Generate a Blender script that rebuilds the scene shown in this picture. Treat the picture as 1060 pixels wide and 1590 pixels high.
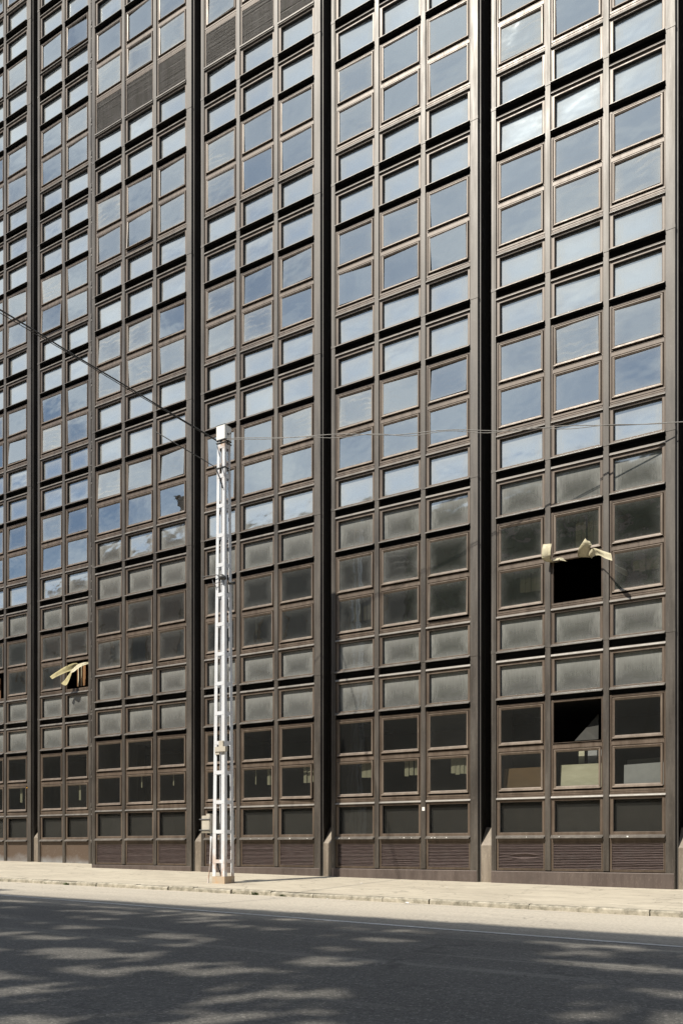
import bpy, math, random
from math import radians, sin, cos, tan, pi, sqrt, atan2
random.seed(11)
for o in list(bpy.data.objects): bpy.data.objects.remove(o)
S = bpy.context.scene
COL = S.collection

# ------------------------------------------------------------------ camera, sky, sun, exposure
cam = bpy.data.cameras.new('camera'); camo = bpy.data.objects.new('camera', cam); COL.objects.link(camo)
CY = 14.973; CZ = 0.65; TH = radians(31.627); FPX = 1350.0; YH = 314.945 + 1000
cam.sensor_fit = 'VERTICAL'; cam.sensor_height = 36.0; cam.sensor_width = 24.0
cam.lens = 36.0*FPX/1590; cam.shift_y = (YH-795)/1590
cam.clip_start = .05; cam.clip_end = 3000
camo.location = (0, -CY, CZ); camo.rotation_euler = (pi/2, 0, TH)
S.camera = camo
SUN_AZ = 21.0; SUN_P = 49.0        # sun stands left of the facade normal; profile angle on the facade
tx, ty, tz = -tan(radians(SUN_AZ)), -1.0, tan(radians(SUN_P))
ELEV = atan2(tz, sqrt(tx*tx+ty*ty))
sun = bpy.data.lights.new('sun', 'SUN'); sun.energy = 5.0; sun.angle = radians(.55); sun.color = (1, .93, .81)
suno = bpy.data.objects.new('sun', sun); COL.objects.link(suno)
from mathutils import Vector, Matrix
suno.rotation_euler = Vector((tx, ty, tz)).to_track_quat('Z', 'Y').to_euler()
suno.location = (-10, -30, 40)
W = bpy.data.worlds.new('World'); S.world = W; W.use_nodes = True
nt = W.node_tree; nt.nodes.clear()
wo = nt.nodes.new('ShaderNodeOutputWorld'); bg = nt.nodes.new('ShaderNodeBackground')
sky = nt.nodes.new('ShaderNodeTexSky'); sky.sky_type = 'NISHITA'; sky.sun_disc = False
sky.sun_elevation = ELEV; sky.sun_rotation = atan2(tx, ty); sky.air_density = 1.0; sky.dust_density = 1.0; sky.ozone_density = 1.5
bg.inputs['Strength'].default_value = .105
tc = nt.nodes.new('ShaderNodeTexCoord'); mp = nt.nodes.new('ShaderNodeMapping'); mp.inputs['Scale'].default_value = (1.3, 1.3, 3.4)
nz = nt.nodes.new('ShaderNodeTexNoise'); nz.inputs['Scale'].default_value = 3.4; nz.inputs['Detail'].default_value = 4; nz.inputs['Roughness'].default_value = .42
cr = nt.nodes.new('ShaderNodeValToRGB'); cr.color_ramp.elements[0].position = .41; cr.color_ramp.elements[1].position = .74
cr.color_ramp.elements[1].color = (.95, .95, .95, 1)
mx = nt.nodes.new('ShaderNodeMix'); mx.data_type = 'RGBA'; mx.inputs[7].default_value = (11.5, 11.8, 12.0, 1)
L_ = nt.links.new
L_(tc.outputs['Generated'], mp.inputs[0]); L_(mp.outputs[0], nz.inputs['Vector']); L_(nz.outputs['Fac'], cr.inputs[0])
hs = nt.nodes.new('ShaderNodeMix'); hs.data_type = 'RGBA'; hs.blend_type = 'MULTIPLY'; hs.inputs[0].default_value = 1; hs.inputs[7].default_value = (.68, .78, .84, 1)
L_(sky.outputs[0], hs.inputs[6]); L_(cr.outputs[0], mx.inputs[0]); L_(hs.outputs[2], mx.inputs[6]); L_(mx.outputs[2], bg.inputs[0]); L_(bg.outputs[0], wo.inputs[0])
S.render.engine = 'CYCLES'
S.view_settings.view_transform = 'Standard'; S.view_settings.look = 'None'; S.view_settings.exposure = 0.3; S.view_settings.gamma = 1
S.cycles.max_bounces = 7; S.cycles.transparent_max_bounces = 12; S.cycles.glossy_bounces = 3; S.cycles.diffuse_bounces = 3
S.cycles.caustics_reflective = False; S.cycles.caustics_refractive = False

# ------------------------------------------------------------------ mesh builder
class MB:
    def __init__(s): s.v = []; s.f = []; s.m = []; s.uv = {}; s.at = {}
    def quad(s, a, b, c, d, m=0):
        n = len(s.v); s.v += [a, b, c, d]; s.f.append((n, n+1, n+2, n+3)); s.m.append(m)
    def tri(s, a, b, c, m=0):
        n = len(s.v); s.v += [a, b, c]; s.f.append((n, n+1, n+2)); s.m.append(m)
    def box(s, x0, x1, y0, y1, z0, z1, m=0):
        p = [(x0,y0,z0),(x1,y0,z0),(x1,y1,z0),(x0,y1,z0),(x0,y0,z1),(x1,y0,z1),(x1,y1,z1),(x0,y1,z1)]
        n = len(s.v); s.v += p
        for q in ((0,1,5,4),(1,2,6,5),(2,3,7,6),(3,0,4,7),(4,5,6,7),(3,2,1,0)):
            s.f.append(tuple(n+i for i in q)); s.m.append(m)
    def bbox(s, x0, x1, y0, y1, z0, z1, c=.004, m=0):
        # vertical bar, front edges (y0 side) chamfered
        pl = [(x0,y1),(x0,y0+c),(x0+c,y0),(x1-c,y0),(x1,y0+c),(x1,y1)]
        s.prism_z(pl, z0, z1, m)
    def prism_z(s, pl, z0, z1, m=0):
        n = len(s.v); k = len(pl)
        s.v += [(x,y,z0) for x,y in pl]+[(x,y,z1) for x,y in pl]
        for i in range(k):
            j = (i+1) % k; s.f.append((n+i, n+j, n+k+j, n+k+i)); s.m.append(m)
        s.f.append(tuple(range(n+k-1, n-1, -1))); s.m.append(m)
        s.f.append(tuple(range(n+k, n+2*k))); s.m.append(m)
    def prof_x(s, x0, x1, pr, m=0, inset=0.0):
        # closed profile of (d, z) points, d = distance outwards; extruded along x
        n = len(s.v); k = len(pr); dm = max(p[0] for p in pr) or 1
        s.v += [(x0+inset*p[0]/dm, -p[0], p[1]) for p in pr]+[(x1-inset*p[0]/dm, -p[0], p[1]) for p in pr]
        for i in range(k):
            j = (i+1) % k; s.f.append((n+i, n+j, n+k+j, n+k+i)); s.m.append(m)
        s.f.append(tuple(range(n+k-1, n-1, -1))); s.m.append(m)
        s.f.append(tuple(range(n+k, n+2*k))); s.m.append(m)
    def ring(s, loops, m=0):
        # loops (x0,x1,z0,z1,d): mitred frame
        n = len(s.v)
        for x0,x1,z0,z1,d in loops: s.v += [(x0,-d,z0),(x1,-d,z0),(x1,-d,z1),(x0,-d,z1)]
        for i in range(len(loops)-1):
            a = n+4*i; b = a+4
            for j in range(4):
                k = (j+1) % 4; s.f.append((a+j, a+k, b+k, b+j)); s.m.append(m)
    def tube(s, pts, r, seg=8, m=0, cap=True):
        n = len(s.v); P = [Vector(p) for p in pts]; k = len(P)
        for i, p in enumerate(P):
            t = (P[min(i+1,k-1)]-P[max(i-1,0)]).normalized()
            u = t.cross(Vector((0,0,1)));
            if u.length < .1: u = t.cross(Vector((0,1,0)))
            u.normalize(); w = t.cross(u); rr = r[i] if isinstance(r, (list,tuple)) else r
            for j in range(seg):
                a = 2*pi*j/seg; q = p+u*cos(a)*rr+w*sin(a)*rr; s.v.append(tuple(q))
        for i in range(k-1):
            for j in range(seg):
                l = (j+1) % seg; s.f.append((n+i*seg+j, n+i*seg+l, n+(i+1)*seg+l, n+(i+1)*seg+j)); s.m.append(m)
        if cap:
            s.f.append(tuple(range(n+seg-1, n-1, -1))); s.m.append(m)
            s.f.append(tuple(range(n+(k-1)*seg, n+k*seg))); s.m.append(m)
    def add(s, o, off=(0,0,0), mmap=None, rot=None):
        n = len(s.v); nf = len(s.f)
        for p in o.v:
            if rot: p = rot(p)
            s.v.append((p[0]+off[0], p[1]+off[1], p[2]+off[2]))
        for i, f in enumerate(o.f):
            s.f.append(tuple(n+j for j in f)); s.m.append(mmap[o.m[i]] if mmap else o.m[i])
            if i in o.uv: s.uv[nf+i] = o.uv[i]
            if i in o.at: s.at[nf+i] = o.at[i]
    def mesh(s, name, mats, smooth=False):
        me = bpy.data.meshes.new(name); me.from_pydata(s.v, [], s.f)
        for mt in mats: me.materials.append(mt)
        me.polygons.foreach_set('material_index', s.m)
        if s.uv:
            uvl = me.uv_layers.new(name='uv')
            for fi, uvs in s.uv.items():
                p = me.polygons[fi]
                for li, u in zip(p.loop_indices, uvs): uvl.data[li].uv = u
        if s.at:
            at = me.attributes.new('rnd', 'FLOAT', 'FACE'); vals = [0.0]*len(s.f)
            for fi, x in s.at.items(): vals[fi] = x
            at.data.foreach_set('value', vals)
            at2 = me.attributes.new('dust', 'FLOAT', 'FACE'); vals = [0.0]*len(s.f)
            for fi, x in s.at.items(): vals[fi] = s.dust.get(fi, 0) if hasattr(s, 'dust') else 0
            at2.data.foreach_set('value', vals)
        if smooth: me.polygons.foreach_set('use_smooth', [True]*len(s.f))
        me.update(); return me
    def build(s, name, mats, parent=None, loc=(0,0,0), smooth=False):
        if not isinstance(mats, (list, tuple)): mats = [mats]
        return link(name, s.mesh(name, mats, smooth), parent, loc)
def link(name, me, parent=None, loc=(0,0,0)):
    o = bpy.data.objects.new(name, me); COL.objects.link(o); o.location = loc
    if parent: o.parent = parent
    return o
def empty(name, loc=(0,0,0)):
    o = bpy.data.objects.new(name, None); COL.objects.link(o); o.location = loc; o.empty_display_size = .3; return o
def tag(o, label, cat, group=None):
    o['label'] = label; o['category'] = cat
    if group: o['group'] = group
    return o
def kind(o, k): o['kind'] = k; return o

# ------------------------------------------------------------------ materials
def newmat(name):
    m = bpy.data.materials.new(name); m.use_nodes = True; t = m.node_tree
    for n in list(t.nodes): t.nodes.remove(n)
    return m, t
def N(t, typ, **kw):
    n = t.nodes.new(typ)
    for k, v in kw.items():
        if k.startswith('i_'): n.inputs[k[2:].replace('_', ' ')].default_value = v
        else: setattr(n, k, v)
    return n
def noise(t, scale, detail=4, rough=.6, vec=None, sc=None, src='Position'):
    n = N(t, 'ShaderNodeTexNoise'); n.inputs['Scale'].default_value = scale; n.inputs['Detail'].default_value = detail; n.inputs['Roughness'].default_value = rough
    g = vec
    if g is None: g = N(t, 'ShaderNodeNewGeometry').outputs['Position']
    if sc:
        mp = N(t, 'ShaderNodeMapping'); mp.inputs['Scale'].default_value = sc; t.links.new(g, mp.inputs[0]); g = mp.outputs[0]
    t.links.new(g, n.inputs['Vector']); return n.outputs['Fac']
def ramp(t, fac, stops):
    r = N(t, 'ShaderNodeValToRGB'); e = r.color_ramp.elements
    while len(e) < len(stops): e.new(.5)
    for el, (p, c) in zip(e, stops):
        el.position = p; el.color = (c, c, c, 1) if isinstance(c, (int, float)) else (*c, 1)
    t.links.new(fac, r.inputs[0]); return r.outputs[0]
def mixc(t, fac, a, b, mode='MIX'):
    n = N(t, 'ShaderNodeMix', data_type='RGBA', blend_type=mode)
    for i, x in ((0, fac), (6, a), (7, b)):
        if isinstance(x, (int, float)): n.inputs[i].default_value = x if i == 0 else (x, x, x, 1)
        elif isinstance(x, tuple): n.inputs[i].default_value = (*x, 1) if len(x) == 3 else x
        else: t.links.new(x, n.inputs[i])
    return n.outputs[2]
def math_(t, op, a, b=0.0, clamp=False):
    n = N(t, 'ShaderNodeMath', operation=op, use_clamp=clamp)
    for i, x in enumerate((a, b)):
        if isinstance(x, (int, float)): n.inputs[i].default_value = x
        else: t.links.new(x, n.inputs[i])
    return n.outputs[0]
def bump(t, h, s, d):
    b = N(t, 'ShaderNodeBump'); b.inputs['Strength'].default_value = s; b.inputs['Distance'].default_value = d; t.links.new(h, b.inputs['Height']); return b.outputs[0]
def principled(t, col, rough=.5, metal=0, nor=None, spec=.5):
    p = N(t, 'ShaderNodeBsdfPrincipled'); o = N(t, 'ShaderNodeOutputMaterial')
    for nm, x in (('Base Color', col), ('Roughness', rough), ('Metallic', metal)):
        if isinstance(x, (int, float)) : p.inputs[nm].default_value = x if nm != 'Base Color' else (x, x, x, 1)
        elif isinstance(x, tuple): p.inputs[nm].default_value = (*x, 1)
        else: t.links.new(x, p.inputs[nm])
    p.inputs['Specular IOR Level'].default_value = spec
    if nor: t.links.new(nor, p.inputs['Normal'])
    t.links.new(p.outputs[0], o.inputs[0]); return p

def metal(name, c1, c2, rough=.42, met=.12):
    m, t = newmat(name)
    n1 = noise(t, 1.0, 5, .65, sc=(9, 9, .9)); n2 = noise(t, .9, 4, .6); n3 = noise(t, 45, 3, .6, sc=(1, 1, .35))
    c = mixc(t, ramp(t, n1, [(.35, 0), (.68, 1)]), c1, c2)
    dark = tuple(x*.55 for x in c1)
    c = mixc(t, ramp(t, n2, [(.45, 0), (.75, .6)]), c, dark)
    n4 = noise(t, 1.0, 4, .75, sc=(34, 34, 1.6)); c = mixc(t, ramp(t, n4, [(.58, 0), (.74, .42)]), c, tuple(x*.4 for x in c1)); c = mixc(t, ramp(t, n4, [(.24, .3), (.36, 0)]), c, tuple(min(1, x*1.7) for x in c2))
    c = mixc(t, ramp(t, n3, [(.55, 0), (.78, .3)]), c, tuple(min(1, x*2.0) for x in c2))
    r = ramp(t, n1, [(.3, rough-.05), (.7, rough+.12)])
    p = principled(t, c, r, met, bump(t, n3, .06, .002), .58); return m
M_FRAME = metal('bronze_frame', (.092, .067, .049), (.148, .111, .083), .40)
M_MULL = metal('bronze_mullion', (.050, .042, .035), (.094, .081, .068), .42)
M_SASH = metal('bronze_sash', (.125, .094, .070), (.185, .145, .112), .38)
M_LIP = metal('bronze_sill', (.092, .081, .070), (.155, .138, .120), .42)
M_PLINTH = metal('bronze_plinth', (.085, .064, .056), (.120, .094, .082), .55, .25)
M_WALLD = metal('dark_return', (.042, .038, .034), (.070, .064, .058), .5)
M_GAP_SHADE = metal('gasket_and_shade_black', (.010, .010, .009), (.016, .015, .014), .7)  # near-black: gasket at the reveals, plus shade painted under sills and in recesses

def louver_mat():
    m, t = newmat('louver_bronze')
    n1 = noise(t, 1.0, 4, .7, sc=(5, 5, 40)); n2 = noise(t, 3.5, 5, .7)
    c = mixc(t, ramp(t, n1, [(.3, 0), (.7, 1)]), (.125, .092, .088), (.225, .180, .172))
    c = mixc(t, ramp(t, n2, [(.52, 0), (.7, .5)]), c, (.19, .165, .155))
    principled(t, c, .42, .4); return m
M_STUB = metal('tan_stub', (.17, .14, .11), (.27, .23, .185), .5)
M_LOUV = louver_mat()
M_HILOUV = metal('grey_louver', (.16, .15, .14), (.28, .27, .26), .5)

def base_panel_mat():
    m, t = newmat('base_panel_bronze')
    tc = N(t, 'ShaderNodeTexCoord'); sx = N(t, 'ShaderNodeSeparateXYZ'); t.links.new(tc.outputs['Object'], sx.inputs[0])
    n = noise(t, 2.2, 5, .65); z = math_(t, 'ADD', math_(t, 'MULTIPLY', sx.outputs[2], 1.9), math_(t, 'MULTIPLY', n, .9))
    c = mixc(t, ramp(t, z, [(.35, 1), (.9, 0)]), (.115, .082, .060), (.30, .31, .32))
    c = mixc(t, ramp(t, noise(t, 30, 3, .6), [(.62, 0), (.72, .35)]), c, (.35, .34, .32))
    principled(t, c, .5, .3); return m
M_BASE = base_panel_mat()

def pane_mat(name, clear, low=False):
    m, t = newmat(name); o = N(t, 'ShaderNodeOutputMaterial')
    uv = N(t, 'ShaderNodeUVMap', uv_map='uv'); sp = N(t, 'ShaderNodeSeparateXYZ'); t.links.new(uv.outputs[0], sp.inputs[0])
    at = N(t, 'ShaderNodeAttribute', attribute_name='rnd'); ad = N(t, 'ShaderNodeAttribute', attribute_name='dust')
    rnd = at.outputs['Fac']; dst = ad.outputs['Fac']
    u, v = sp.outputs[0], sp.outputs[1]
    # how close to an edge of the pane
    ex = math_(t, 'MINIMUM', u, math_(t, 'SUBTRACT', 1.0, u)); ev = math_(t, 'MINIMUM', v, math_(t, 'MULTIPLY', math_(t, 'SUBTRACT', 1.0, v), .75 if clear else .55))
    # offset noise with rnd
    cmb = N(t, 'ShaderNodeCombineXYZ'); t.links.new(math_(t, 'MULTIPLY', rnd, 37.0), cmb.inputs[1])
    vm = N(t, 'ShaderNodeVectorMath', operation='ADD'); t.links.new(uv.outputs[0], vm.inputs[0]); t.links.new(cmb.outputs[0], vm.inputs[1])
    vec = vm.outputs[0]
    cloud = noise(t, 2.1, 4, .6, vec=vec); streak = noise(t, 1.0, 5, .75, vec=vec, sc=(26, 2.2, 1)); fine = noise(t, 70, 3, .7, vec=vec)
    wipe = noise(t, 1.3, 2, .5, vec=vec)
    wv = N(t, 'ShaderNodeTexWave', wave_type='RINGS', bands_direction='Z'); wv.inputs['Scale'].default_value = 1.6; wv.inputs['Distortion'].default_value = 9.0; wv.inputs['Detail'].default_value = 4; wv.inputs['Detail Scale'].default_value = 1.1
    t.links.new(vec, wv.inputs['Vector'])
    edge = math_(t, 'ADD', ex, math_(t, 'MULTIPLY', math_(t, 'SUBTRACT', cloud, .5), .28))
    edge = math_(t, 'MINIMUM', edge, math_(t, 'ADD', ev, math_(t, 'MULTIPLY', math_(t, 'SUBTRACT', streak, .5), .30)))
    if clear:
        base = ramp(t, edge, [(0.0, .42), (.06, .2), (.22, .02)])
        if low: base = ramp(t, edge, [(0, .10), (.1, .04), (.3, .01)])
        d = math_(t, 'MULTIPLY', base, math_(t, 'ADD', dst, .18))
        d = math_(t, 'ADD', d, math_(t, 'MULTIPLY', ramp(t, wv.outputs['Fac'], [(.55, 0), (1, 1)]), math_(t, 'MULTIPLY', ramp(t, wipe, [(.44, 0), (.64, .55)]), math_(t, 'MULTIPLY', math_(t, 'MULTIPLY', dst, dst), .8))))
        d = math_(t, 'ADD', d, math_(t, 'MULTIPLY', streak, math_(t, 'MULTIPLY', dst, .22)))
        d = math_(t, 'ADD', math_(t, 'MULTIPLY', d, .35 if low else 1.0), .02, True)
    else:
        base = ramp(t, edge, [(0.0, 1.0), (.08, .72), (.22, .34), (.42, .14)])
        tex = ramp(t, streak, [(.25, 0), (.75, 1)])
        d1 = math_(t, 'MULTIPLY', base, math_(t, 'ADD', math_(t, 'MULTIPLY', tex, .8), .35))
        d2 = math_(t, 'ADD', math_(t, 'MULTIPLY', d1, .34), math_(t, 'ADD', math_(t, 'MULTIPLY', tex, .12), .18))
        low_ = ramp(t, math_(t, 'ADD', v, math_(t, 'MULTIPLY', math_(t, 'SUBTRACT', cloud, .5), .8)), [(.08, .52), (.8, 1.12)])
        d2 = math_(t, 'MULTIPLY', d2, low_)
        d = mixc(t, dst, math_(t, 'MULTIPLY', d1, .80), d2)
        d = math_(t, 'MULTIPLY', d, math_(t, 'ADD', math_(t, 'MULTIPLY', fine, .7), .65), True)
    wob = noise(t, 1.6, 2, .4, vec=vec)
    nor = bump(t, wob, .30, .012)
    gl = N(t, 'ShaderNodeBsdfGlossy'); gl.inputs['Roughness'].default_value = .015 if clear else .05
    gl.inputs['Color'].default_value = (.84, .93, .97, 1); t.links.new(nor, gl.inputs['Normal'])
    df = N(t, 'ShaderNodeBsdfDiffuse'); df.inputs['Color'].default_value = (.40, .405, .385, 1)
    lw = N(t, 'ShaderNodeLayerWeight'); lw.inputs['Blend'].default_value = .5
    f = math_(t, 'ADD', math_(t, 'MULTIPLY', math_(t, 'POWER', lw.outputs['Facing'], 4.0), .75), .05 if low else (.36 if clear else .50), True)
    if clear:
        bk = N(t, 'ShaderNodeBsdfTransparent'); bk.inputs['Color'].default_value = (.78, .785, .755, 1) if low else (.44, .43, .39, 1)
    else:
        bk = N(t, 'ShaderNodeBsdfDiffuse'); bk.inputs['Color'].default_value = (.018, .018, .016, 1)
    m1 = N(t, 'ShaderNodeMixShader'); t.links.new(f, m1.inputs[0]); t.links.new(bk.outputs[0], m1.inputs[1]); t.links.new(gl.outputs[0], m1.inputs[2])
    m2 = N(t, 'ShaderNodeMixShader'); t.links.new(d, m2.inputs[0]); t.links.new(m1.outputs[0], m2.inputs[1]); t.links.new(df.outputs[0], m2.inputs[2])
    t.links.new(m2.outputs[0], o.inputs[0]); return m
M_CLEAR = pane_mat('window_glass', True)
M_SPAN = pane_mat('dusty_spandrel_glass', False)
M_CLEAR2 = pane_mat('street_level_glass', True, True)

def simple(name, c1, c2, sc=6, rough=.7, met=0, bmp=.1, scv=None, det=5):
    m, t = newmat(name); n = noise(t, sc, det, .65, sc=scv)
    c = mixc(t, ramp(t, n, [(.3, 0), (.7, 1)]), c1, c2); principled(t, c, rough, met, bump(t, n, bmp, .01)); return m
M_DARK = simple('interior_dark', (.012, .011, .010), (.022, .020, .018), 2, .9)
M_CONC = simple('old_concrete', (.30, .29, .26), (.42, .40, .35), 9, .85)
M_BLIND = simple('cream_blind_cloth', (.42, .38, .25), (.60, .56, .42), 9, .8)
M_BL3 = simple('dirty_yellow_blind', (.30, .26, .13), (.42, .37, .20), 12, .8)
M_WHITE = simple('white_rail', (.72, .71, .68), (.8, .79, .76), 10, .5)

def pole_mat():
    m, t = newmat('white_pole_paint')
    n = noise(t, 9, 5, .7, sc=(1, 1, .4)); n2 = noise(t, 60, 3, .6); sx = N(t, 'ShaderNodeSeparateXYZ'); t.links.new(N(t, 'ShaderNodeNewGeometry').outputs['Position'], sx.inputs[0])
    lowz = ramp(t, math_(t, 'DIVIDE', sx.outputs[2], 9.0), [(0.0, .9), (.045, .5), (.1, .12), (.8, .10), (.86, .45), (.905, .85), (.925, 0)])
    rust = math_(t, 'MULTIPLY', ramp(t, n, [(.42, 0), (.58, 1)]), lowz, True)
    n3 = noise(t, 1.0, 4, .7, sc=(22, 22, 3)); c = mixc(t, ramp(t, n2, [(.5, 0), (.75, .3)]), (.63, .66, .70), (.46, .46, .45)); c = mixc(t, ramp(t, n3, [(.62, 0), (.72, .5)]), c, (.36, .33, .29))
    c = mixc(t, rust, c, (.42, .22, .09)); principled(t, c, .55, 0, bump(t, n2, .05, .003)); return m
M_POLE = pole_mat()
M_RUSTCON = simple('rust_stained_concrete', (.40, .36, .29), (.46, .30, .17), 7, .8)
M_CABLE = simple('black_cable', (.02, .02, .02), (.035, .035, .035), 20, .6)
M_WIRE = simple('grey_wire', (.22, .21, .20), (.30, .29, .27), 20, .5)
M_BOX = simple('cream_box', (.40, .37, .31), (.50, .46, .39), 12, .6)
M_IRON = simple('dark_iron', (.06, .06, .06), (.11, .11, .11), 20, .5, .5)

def asphalt():
    m, t = newmat('worn_asphalt')
    g = noise(t, 1.0, 3, .8, sc=(70, 70, 70)); g2 = noise(t, 1.0, 3, .75, sc=(26, 26, 26)); b = noise(t, .55, 5, .6, sc=(.35, 1.3, 1)); w = noise(t, 1.0, 4, .6, sc=(.12, 2.2, 1))
    vo = N(t, 'ShaderNodeTexVoronoi'); vo.inputs['Scale'].default_value = 75; t.links.new(N(t, 'ShaderNodeNewGeometry').outputs['Position'], vo.inputs['Vector'])
    sx = N(t, 'ShaderNodeSeparateXYZ'); t.links.new(N(t, 'ShaderNodeNewGeometry').outputs['Position'], sx.inputs[0])
    edge = ramp(t, math_(t, 'DIVIDE', math_(t, 'MULTIPLY', sx.outputs[1], -1.0), 14.0), [(.24, 1), (.35, .88), (.43, .5), (.52, 0)])  # sandy tone by the kerb; sunlit strip lightened, shaded road darkened in the colour
    c = mixc(t, ramp(t, b, [(.3, 0), (.7, 1)]), (.070, .067, .062), (.108, .103, .095))
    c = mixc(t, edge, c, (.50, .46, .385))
    c = mixc(t, ramp(t, w, [(.5, 0), (.75, .4)]), c, (.11, .106, .10))
    c = mixc(t, ramp(t, g2, [(.40, .0), (.62, .75)]), c, (.035, .034, .032))
    c = mixc(t, ramp(t, g, [(.56, 0), (.74, .7)]), c, (.38, .36, .32))
    c = mixc(t, ramp(t, vo.outputs['Color'], [(.78, 0), (.9, .5)]), c, (.30, .285, .26))
    gut = ramp(t, math_(t, 'ADD', math_(t, 'MULTIPLY', sx.outputs[1], -1.0), math_(t, 'MULTIPLY', math_(t, 'SUBTRACT', b, .5), .5)), [(0, 0), (1, 0)]) if False else None
    tr = noise(t, 1.0, 5, .6, sc=(.25, 3.2, 1)); c = mixc(t, ramp(t, tr, [(.52, 0), (.70, .3)]), c, (.075, .073, .07)); c = mixc(t, ramp(t, tr, [(.30, .35), (.44, 0)]), c, (.30, .285, .25))
    # hairline cracks
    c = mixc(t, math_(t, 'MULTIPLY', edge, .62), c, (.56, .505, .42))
    vc = N(t, 'ShaderNodeTexVoronoi', feature='DISTANCE_TO_EDGE'); vc.inputs['Scale'].default_value = .55
    nn = N(t, 'ShaderNodeTexNoise'); nn.inputs['Scale'].default_value = 2.2; nn.inputs['Detail'].default_value = 5; gp = N(t, 'ShaderNodeNewGeometry').outputs['Position']; t.links.new(gp, nn.inputs['Vector'])
    va = N(t, 'ShaderNodeVectorMath', operation='MULTIPLY_ADD'); t.links.new(nn.outputs['Color'], va.inputs[0]); va.inputs[1].default_value = (1.1, 1.1, 0); t.links.new(gp, va.inputs[2]); t.links.new(va.outputs[0], vc.inputs['Vector'])
    c = mixc(t, math_(t, 'MULTIPLY', ramp(t, vc.outputs['Distance'], [(0, 1), (.012, 0)]), ramp(t, b, [(.5, 0), (.6, .7)])), c, (.035, .034, .033))
    principled(t, c, .85, 0, bump(t, math_(t, 'ADD', g2, math_(t, 'MULTIPLY', g, .6)), .5, .012)); return m
M_ASPH = asphalt()
def paving():
    m, t = newmat('dusty_pavement')
    g = noise(t, 30, 5, .75); b = noise(t, 1.0, 5, .65, sc=(.5, 1.4, 1)); s = noise(t, 4.5, 5, .7, sc=(.6, 1.6, 1))
    c = mixc(t, ramp(t, b, [(.35, 0), (.65, 1)]), (.52, .47, .375), (.42, .375, .30))
    c = mixc(t, ramp(t, s, [(.50, 0), (.70, .75)]), c, (.33, .295, .235))
    s2 = noise(t, 1.0, 6, .75, sc=(1.1, 5.5, 1)); c = mixc(t, ramp(t, s2, [(.56, 0), (.70, .7)]), c, (.30, .265, .21)); c = mixc(t, ramp(t, s2, [(.30, .5), (.42, 0)]), c, (.70, .65, .54))
    vc = N(t, 'ShaderNodeTexVoronoi', feature='DISTANCE_TO_EDGE'); vc.inputs['Scale'].default_value = .7
    nn = N(t, 'ShaderNodeTexNoise'); nn.inputs['Scale'].default_value = 2.0; nn.inputs['Detail'].default_value = 6; gp = N(t, 'ShaderNodeNewGeometry').outputs['Position']; t.links.new(gp, nn.inputs['Vector'])
    va = N(t, 'ShaderNodeVectorMath', operation='MULTIPLY_ADD'); t.links.new(nn.outputs['Color'], va.inputs[0]); va.inputs[1].default_value = (1.2, 1.2, 0); t.links.new(gp, va.inputs[2]); t.links.new(va.outputs[0], vc.inputs['Vector'])
    c = mixc(t, ramp(t, vc.outputs['Distance'], [(0, .6), (.014, 0)]), c, (.16, .14, .11))
    c = mixc(t, ramp(t, g, [(.55, 0), (.75, .35)]), c, (.30, .27, .22))
    br = N(t, 'ShaderNodeTexBrick'); br.inputs['Scale'].default_value = 1.0; br.inputs['Mortar Size'].default_value = .006; br.inputs['Brick Width'].default_value = 2.4; br.inputs['Row Height'].default_value = 1.12; br.inputs['Bias'].default_value = 0
    t.links.new(N(t, 'ShaderNodeNewGeometry').outputs['Position'], br.inputs['Vector'])
    c = mixc(t, math_(t, 'MULTIPLY', br.outputs['Fac'], ramp(t, s, [(.4, .1), (.6, .7)])), c, (.20, .18, .15))
    principled(t, c, .9, 0, bump(t, g, .25, .01)); return m
M_PAVE = paving()
M_KERB = simple('kerb_stone', (.13, .12, .09), (.46, .42, .34), 9, .85, 0, .8)
def paint_mat():
    m, t = newmat('worn_line_paint'); g = noise(t, 26, 4, .8); b = noise(t, 1.4, 3, .6, sc=(.6, 2, 1))
    fac = math_(t, 'ADD', ramp(t, g, [(.3, .0), (.62, 1)]), ramp(t, b, [(.35, 0), (.65, .6)]), True)
    c = mixc(t, math_(t, 'MULTIPLY', fac, .72), (.80, .79, .76), (.24, .232, .215)); principled(t, c, .8); return m
M_LINE = paint_mat()

# ------------------------------------------------------------------ ground
GX = -.0136
def pz(x, y): return -.084+GX*x+.033*y          # pavement
ROADZ = -.265
def rz(x): return ROADZ+GX*x
YK = -3.35
def grid_sheet(name, x0, x1, y0, y1, zf, mat, nx=1, ny=1):
    m = MB()
    for i in range(nx):
        for j in range(ny):
            a = x0+(x1-x0)*i/nx; b = x0+(x1-x0)*(i+1)/nx; c = y0+(y1-y0)*j/ny; d = y0+(y1-y0)*(j+1)/ny
            m.quad((a,c,zf(a,c)), (b,c,zf(b,c)), (b,d,zf(b,d)), (a,d,zf(a,d)))
    return kind(m.build(name, mat), 'structure')
grid_sheet('ground', -600, 600, -600, 600, lambda x, y: rz(x)-.35, M_CONC)
grid_sheet('road', -90, 60, -16.2, YK-.10, lambda x, y: rz(x), M_ASPH)
grid_sheet('pavement', -90, 60, YK, 3.0, pz, M_PAVE)
grid_sheet('opposite_pavement', -90, 60, -34, -16.4, lambda x, y: rz(x)+.13, M_PAVE)
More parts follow.
